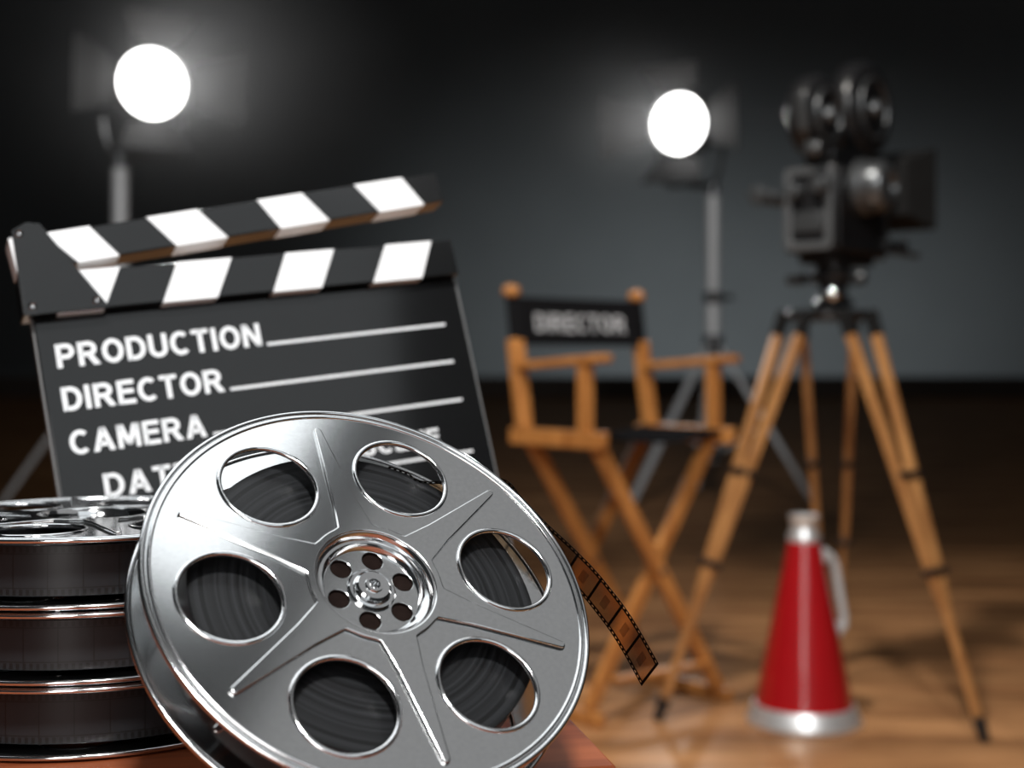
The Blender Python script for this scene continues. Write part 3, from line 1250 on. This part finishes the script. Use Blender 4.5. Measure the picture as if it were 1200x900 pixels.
def frame_plate(name, w, h, t, fw, mtx, m, parent):
    hw, hh = w / 2, h / 2
    def rr(hw, hh, r):
        out = []
        for cx, cy, a0 in ((hw - r, hh - r, 0), (-hw + r, hh - r, PI / 2), (-hw + r, -hh + r, PI), (hw - r, -hh + r, 3 * PI / 2)):
            for k in range(5):
                out.append((cx + r * math.cos(a0 + k * PI / 8), cy + r * math.sin(a0 + k * PI / 8)))
        return out
    me = plate_mesh(name, [rr(hw, hh, 0.014), rr(hw - fw, hh - fw, 0.008)], t / 2, t * 0.3, 2)
    me.transform(mtx)
    return link(name, me, m, parent)


rear = Matrix.Translation((bx - 0.004, 0, b0 + bh / 2)) @ Matrix(((0, 0, 1, 0), (1, 0, 0, 0), (0, 1, 0, 0), (0, 0, 0, 1)))
frame_plate('rear_door_frame', BWd - 0.006, bh - 0.010, 0.010, 0.020, rear, M_GREYPAINT, mc)
sidem = Matrix.Translation((0.02, -BWd / 2 - 0.004, b0 + bh / 2)) @ Matrix(((1, 0, 0, 0), (0, 0, -1, 0), (0, 1, 0, 0), (0, 0, 0, 1)))
frame_plate('side_door_frame', BLn - 0.02, bh - 0.012, 0.008, 0.014, sidem, M_BLACK, mc)
# rear controls
bm = B()
cyl(bm, (bx - 0.002, 0.030, b0 + 0.150), (bx - 0.035, 0.030, b0 + 0.150), 0.022, 0.018, seg=20, bev=0.004)
obj('control_knob', bm, M_GUN, mc)
bm = B()
cyl(bm, (bx - 0.002, -0.040, b0 + 0.160), (bx - 0.042, -0.040, b0 + 0.160), 0.024, 0.020, seg=20, bev=0.004)
obj('control_knob', bm, M_GUN, mc)
bm = B()
box(bm, (bx - 0.004, 0.0, b0 + 0.075), (0.012, 0.080, 0.050), 0.003)
obj('counter_panel', bm, M_GUN, mc)
# viewfinder tube and eyepiece on the far left
bm = B()
vz = b0 + 0.137
cyl(bm, (bx + 0.06, 0.082, vz), (bx - 0.06, 0.082, vz), 0.019, seg=20, bev=0.002)
cyl(bm, (bx - 0.05, 0.082, vz), (bx - 0.085, 0.082, vz), 0.013, seg=20)
cyl(bm, (bx - 0.08, 0.082, vz), (bx - 0.115, 0.082, vz), 0.021, 0.024, seg=20, bev=0.003)
obj('viewfinder', bm, M_GUN, mc)
# motor drum on the near side
bm = B()
lathe(bm, [(0, 0), (0.070, 0), (0.070, 0.018), (0.064, 0.026), (0.064, 0.060), (0.056, 0.074), (0.034, 0.082), (0.026, 0.070), (0, 0.070)], 36,
      Matrix.Translation((0.0, -BWd / 2 - 0.006, b0 + 0.165)) @ Matrix.Rotation(PI / 2, 4, 'X'))
obj('motor_drum', bm, M_GUN, mc)
# lens and matte box
fx = 0.02 + BLn / 2
bm = B()
lathe(bm, [(0, 0), (0.058, 0), (0.058, 0.018), (0.046, 0.024), (0.046, 0.060), (0.052, 0.066), (0.052, 0.090), (0.044, 0.096), (0, 0.090)], 36,
      Matrix.Translation((fx - 0.002, 0.0, b0 + 0.180)) @ Matrix.Rotation(PI / 2, 4, 'Y'))
obj('lens', bm, M_BLACK, mc)
bm = B()
mx0, mx1 = fx + 0.100, fx + 0.190
mzc = b0 + 0.195
hw0, hh0, hw1, hh1 = 0.075, 0.072, 0.118, 0.108
lo = []
for (x, hw, hh) in ((mx0, hw0, hh0), (mx1, hw1, hh1), (mx1, hw1 - 0.008, hh1 - 0.008), (mx0 + 0.008, hw0 - 0.008, hh0 - 0.008)):
    lo.append([bm.verts.new((x, y, z + mzc)) for y, z in ((-hw, -hh), (hw, -hh), (hw, hh), (-hw, hh))])
for r0, r1 in zip(lo, lo[1:]):
    for q in range(4):
        bm.faces.new((r0[q], r0[(q + 1) % 4], r1[(q + 1) % 4], r1[q]))
bm.faces.new(lo[0][::-1])
bm.faces.new(lo[3])
obj('matte_box', bm, M_BLACKMATT, mc)
for yy in (-0.05, 0.05):
    bm = B()
    cyl(bm, (fx - 0.02, yy, b0 + 0.022), (fx + 0.225, yy, b0 + 0.022), 0.008, seg=14)
    obj('support_rod', bm, M_GUN, mc)
bm = B()
box(bm, (mx0 + 0.02, 0, b0 + 0.038), (0.03, 0.13, 0.034), 0.003)
obj('rod_bracket', bm, M_BLACK, mc)
# twin drum magazine
mz = b0 + bh
bm = B()
box(bm, (0.03, 0, mz + 0.024), (0.22, 0.080, 0.060), 0.006)
obj('magazine_throat', bm, M_BLACK, mc)
for (x, z, r, hwid) in ((-0.098, 0.124, 0.100, 0.036), (0.155, 0.176, 0.124, 0.036)):
    bm = B()
    lathe(bm, [(0, -hwid), (r - 0.020, -hwid), (r - 0.006, -hwid + 0.008), (r, -hwid + 0.020), (r, hwid - 0.020), (r - 0.006, hwid - 0.008), (r - 0.020, hwid), (0, hwid)], 48,
          Matrix.Translation((x, 0, mz + z)) @ Matrix.Rotation(PI / 2, 4, 'X'))
    mg = obj('magazine_drum', bm, M_BLACK, mc)
    bm = B()
    for s in (-1, 1):
        ring(bm, r * 0.62, 0.006, Matrix.Translation((x, s * (hwid + 0.001), mz + z)) @ Matrix.Rotation(PI / 2, 4, 'X'), 40, 8)
        cyl(bm, (x, s * hwid, mz + z), (x, s * (hwid + 0.018), mz + z), 0.024, 0.018, seg=20, bev=0.003)
    obj('drum_cap', bm, M_GUN, mg)
bm = B()
bar(bm, (-0.19, -0.02, mz + 0.075), (-0.205, -0.02, mz + 0.16), 0.02, 0.03, bev=0.004)
cyl(bm, (-0.175, -0.058, mz + 0.030), (-0.175, -0.02, mz + 0.030), 0.020, seg=18, bev=0.003)
obj('latch_knob', bm, M_GUN, mc)

# ================================================================== megaphone
mp = ground(942, 846)
k = mp.y / F
mega = thing('megaphone', 'red cone megaphone with silver rim standing mouth-down on the floor', 'megaphone', Matrix.Translation(mp) @ Matrix.Rotation(0.25, 4, 'Z'))
rb, rt = 58.5 * k, 17.5 * k
z0, z1, z2 = 0.040, 0.495, 0.555
bm = B()
lathe(bm, [(rb, z0 - 0.006), (rt, z1 + 0.004), (rt - 0.003, z1), (rb - 0.004, z0 - 0.006)], 64, closed=True)
obj('cone', bm, M_RED, mega, angle=60)
bm = B()
lathe(bm, [(rb - 0.008, 0.002), (66 * k, 0.0), (67.5 * k, 0.004), (67 * k, 0.012), (61.5 * k, 0.038), (rb + 0.0015, 0.052), (rb - 0.006, 0.052), (rb - 0.010, 0.03)], 64, closed=True)
obj('rim', bm, M_SOFTCHROME, mega, angle=60)
bm = B()
lathe(bm, [(rt - 0.006, z1 - 0.012), (rt + 0.003, z1 - 0.012), (rt + 0.004, z1 + 0.004), (rt - 0.004, z1 + 0.016), (rt - 0.005, z1 + 0.040), (rt + 0.001, z1 + 0.056), (rt - 0.004, z2), (rt - 0.012, z2 - 0.004),
           (rt - 0.014, z1)], 40, closed=True)
obj('mouthpiece', bm, M_SOFTCHROME, mega, angle=60)


def cone_r(z):
    return rb + (rt - rb) * (z - z0) / (z1 - z0)


bm = B()
pts = []
for z, off in ((0.452, -0.004), (0.446, 0.020), (0.425, 0.034), (0.39, 0.036), (0.33, 0.034), (0.27, 0.032), (0.245, 0.020), (0.238, -0.004)):
    pts.append((cone_r(z) + off, 0, z))
sm = catmull(pts, 5)
tube(bm, sm, 0.011, 12)
box(bm, (cone_r(0.445) + 0.004, 0, 0.445), (0.018, 0.032, 0.040), 0.004)
box(bm, (cone_r(0.245) + 0.004, 0, 0.245), (0.018, 0.032, 0.040), 0.004)
obj('handle', bm, M_STAND, mega)


# ================================================================== studio lights
def studio_light(label, lens_px, stand_px, D, yaw, pitch, lens_d, foot_r, hub_z, leg_rot):
    lens = at(lens_px[0], lens_px[1], D)
    base = Vector(((stand_px - CX) / F * D, D + 0.10, 0))
    root = thing('studio_light', label, 'studio light', Matrix.Translation(base))
    lp = lens - base
    fwd = Vector((math.sin(yaw) * math.cos(pitch), -math.cos(yaw) * math.cos(pitch), -math.sin(pitch)))   # beam direction
    right = Vector((0, 0, 1)).cross(fwd).normalized()
    upv = fwd.cross(right)
    hm = Matrix((right, upv, fwd)).transposed().to_4x4()
    hm.translation = lp
    r = lens_d / 2
    # housing: lathe along beam direction, lens at local z = 0
    bm = B()
    lathe(bm, [(0, -0.46), (r * 0.55, -0.46), (r * 0.80, -0.43), (r * 0.92, -0.36), (r * 0.92, -0.16), (r * 1.06, -0.12), (r * 1.16, -0.10), (r * 1.16, 0.030), (r * 1.03, 0.030), (r * 1.03, -0.015), (0, -0.015)], 40, hm)
    head = obj('lamp_housing', bm, M_BLACK, root)
    for q in range(4):
        bm = B()
        ring(bm, r * 0.93, 0.008, hm @ Matrix.Translation((0, 0, -0.20 - q * 0.045)), 36, 6)
        obj('cooling_rib', bm, M_BLACK, head)
    bm = B()
    lathe(bm, [(0, 0.022), (r * 0.5, 0.017), (r * 0.85, 0.006), (r * 1.02, -0.008), (0, -0.010)], 40, hm)
    ln = obj('lens', bm, M_LENS, root)
    ln['label'] = 'glowing white lens'
    # barn doors: trapezoids hinged on the front square frame
    hs = r * 1.16
    for (dx, dy, ln_, fl) in ((-1, 0, r * 1.75, 56), (1, 0, r * 1.75, 56), (0, 1, r * 1.2, 48), (0, -1, r * 1.2, 48)):
        fa = math.radians(fl)
        d2 = Vector((dx, dy, 0))
        s2 = Vector((-dy, dx, 0))
        o0 = d2 * hs + Vector((0, 0, 0.03))
        o1 = o0 + d2 * ln_ * math.sin(fa) + Vector((0, 0, ln_ * math.cos(fa)))
        nn = (d2 * math.cos(fa) - Vector((0, 0, math.sin(fa)))) * 0.004
        bm = B()
        vs = []
        for t in (-1, 1):
            for (p, hw) in ((o0, hs * 0.62), (o1, hs * 1.0)):
                for s in (-1, 1):
                    vs.append(bm.verts.new(hm @ (p + s2 * s * hw + nn * t)))
        # per t: (o0,-),(o0,+),(o1,-),(o1,+)
        for f in ((0, 1, 3, 2), (4, 6, 7, 5), (0, 4, 5, 1), (2, 3, 7, 6), (0, 2, 6, 4), (1, 5, 7, 3)):
            bm.faces.new([vs[q] for q in f])
        obj('barn_door', bm, M_DOOR, root, smooth=False)
    # yoke
    yc = lp - fwd * 0.20
    pivot = Vector((0, 0, lp.z - r * 1.16 - 0.16))
    pl = [yc + right * s * (r * 1.22) for s in (-1, 1)]
    bm = B()
    low = [Vector((p.x, p.y, pivot.z + 0.02)) for p in pl]
    tube(bm, catmull([tuple(pl[0]), tuple(pl[0].lerp(low[0], 0.6)), tuple(low[0].lerp(low[1], 0.12) - Vector((0, 0, 0.02))), tuple(low[0].lerp(low[1], 0.5) - Vector((0, 0, 0.03))),
                      tuple(low[0].lerp(low[1], 0.88) - Vector((0, 0, 0.02))), tuple(pl[1].lerp(low[1], 0.6)), tuple(pl[1])], 6), 0.017, 10)
    for p, s in zip(pl, (-1, 1)):
        cyl(bm, p - right * s * 0.06, p + right * s * 0.04, 0.034, seg=16)
    ym = low[0].lerp(low[1], 0.5) - Vector((0, 0, 0.035))
    cyl(bm, ym, pivot - Vector((0, 0, 0.03)), 0.026, seg=14)
    obj('yoke', bm, M_BLACK, root)
    # stand: telescoping post, clamps, legs
    bm = B()
    pz = pivot.z
    cyl(bm, (0, 0, pz - 0.11), (0, 0, pz), 0.040, seg=20, bev=0.006)
    obj('stand_socket', bm, M_GUN, root)
    zsec = hub_z + (pz - hub_z) * 0.30
    bm = B()
    cyl(bm, (0, 0, zsec), (0, 0, pz - 0.10), 0.047, seg=24)
    cyl(bm, (0, 0, 0.30), (0, 0, zsec), 0.052, seg=24)
    obj('post', bm, M_STAND, root)
    bm = B()
    cyl(bm, (0, 0, zsec - 0.05), (0, 0, zsec + 0.03), 0.062, seg=24, bev=0.006)
    cyl(bm, (0.05, 0, zsec - 0.01), (0.14, 0, zsec - 0.01), 0.018, seg=12, bev=0.003)
    obj('clamp', bm, M_BLACK, root)
    bm = B()
    cyl(bm, (0, 0, hub_z - 0.06), (0, 0, hub_z + 0.07), 0.068, seg=24, bev=0.006)
    obj('leg_hub', bm, M_BLACK, root)
    for q in range(3):
        an = leg_rot + q * 2 * PI / 3
        dv = Vector((math.cos(an), math.sin(an), 0))
        bm = B()
        bar(bm, dv * 0.05 + Vector((0, 0, hub_z)), dv * foot_r + Vector((0, 0, 0.028)), 0.052, 0.030, ref=(0, 0, 1), bev=0.004)
        lg = obj('leg', bm, M_STAND, root)
        bm = B()
        cyl(bm, dv * (foot_r - 0.02) + Vector((0, 0, 0.05)), dv * (foot_r + 0.012) + Vector((0, 0, 0.001)), 0.030, seg=14)
        obj('rubber_foot', bm, M_BLACKMATT, lg)
        bm = B()
        bar(bm, dv * 0.05 + Vector((0, 0, 0.36)), dv * foot_r * 0.52 + Vector((0, 0, hub_z * 0.50)), 0.026, 0.014, ref=(0, 0, 1))
        obj('brace', bm, M_STAND, lg)
    bm = B()
    cyl(bm, (0, 0, 0.31), (0, 0, 0.40), 0.076, seg=24, bev=0.006)
    obj('brace_collar', bm, M_BLACK, root)
    # its light
    l = bpy.data.lights.new('studio_lamp', 'SPOT')
    l.energy = 90
    l.spot_size = math.radians(78)
    l.spot_blend = 0.7
    l.shadow_soft_size = r * 0.6
    lo_ = bpy.data.objects.new('studio_lamp', l)
    COL.objects.link(lo_)
    lo_.location = base + lp + fwd * 0.06
    lo_.rotation_euler = fwd.to_track_quat('-Z', 'Y').to_euler()
    lo_.parent = None
    return lens, fwd, r


L1 = studio_light('studio spotlight on a stand behind the clapperboard', (178, 98), 135, 8.0, math.radians(30), math.radians(6), 0.385, 0.75, 1.05, math.radians(200))
L2 = studio_light('studio spotlight on a stand behind the director\'s chair', (796, 145), 838, 9.4, math.radians(-30), math.radians(6), 0.385, 0.72, 1.10, math.radians(-28))


# haze hanging in the two beams
def haze(label, L, size, density):
    lens, fwd, r = L
    bm = B()
    bmesh.ops.create_icosphere(bm, subdivisions=3, radius=1.0)
    m = bpy.data.materials.new('haze')
    m.use_nodes = True
    nt = m.node_tree
    nt.nodes.remove(nt.nodes['Principled BSDF'])
    tc = nt.nodes.new('ShaderNodeTexCoord')
    g = nt.nodes.new('ShaderNodeTexGradient')
    g.gradient_type = 'QUADRATIC_SPHERE'
    nt.links.new(tc.outputs['Object'], g.inputs[0])
    n = nt.nodes.new('ShaderNodeTexNoise')
    n.inputs['Scale'].default_value = 1.6
    n.inputs['Detail'].default_value = 2
    nt.links.new(tc.outputs['Object'], n.inputs['Vector'])
    mul = nt.nodes.new('ShaderNodeMath')
    mul.operation = 'MULTIPLY'
    nt.links.new(g.outputs['Fac'], mul.inputs[0])
    nt.links.new(n.outputs['Fac'], mul.inputs[1])
    mu2 = nt.nodes.new('ShaderNodeMath')
    mu2.operation = 'MULTIPLY'
    nt.links.new(mul.outputs[0], mu2.inputs[0])
    mu2.inputs[1].default_value = density
    v = nt.nodes.new('ShaderNodeVolumeScatter')
    v.inputs['Anisotropy'].default_value = 0.1
    nt.links.new(mu2.outputs[0], v.inputs['Density'])
    nt.links.new(v.outputs[0], nt.nodes['Material Output'].inputs['Volume'])
    o = obj('haze', bm, m, smooth=True)
    o.scale = size
    o.location = lens + fwd * 0.55
    return tag(o, label, 'haze', kind='stuff')


haze('thin smoky haze lit by the spotlight behind the clapperboard', L1, (1.5, 1.5, 1.1), 0.44)
haze('thin smoky haze lit by the spotlight behind the chair', L2, (1.2, 1.2, 0.9), 0.24)
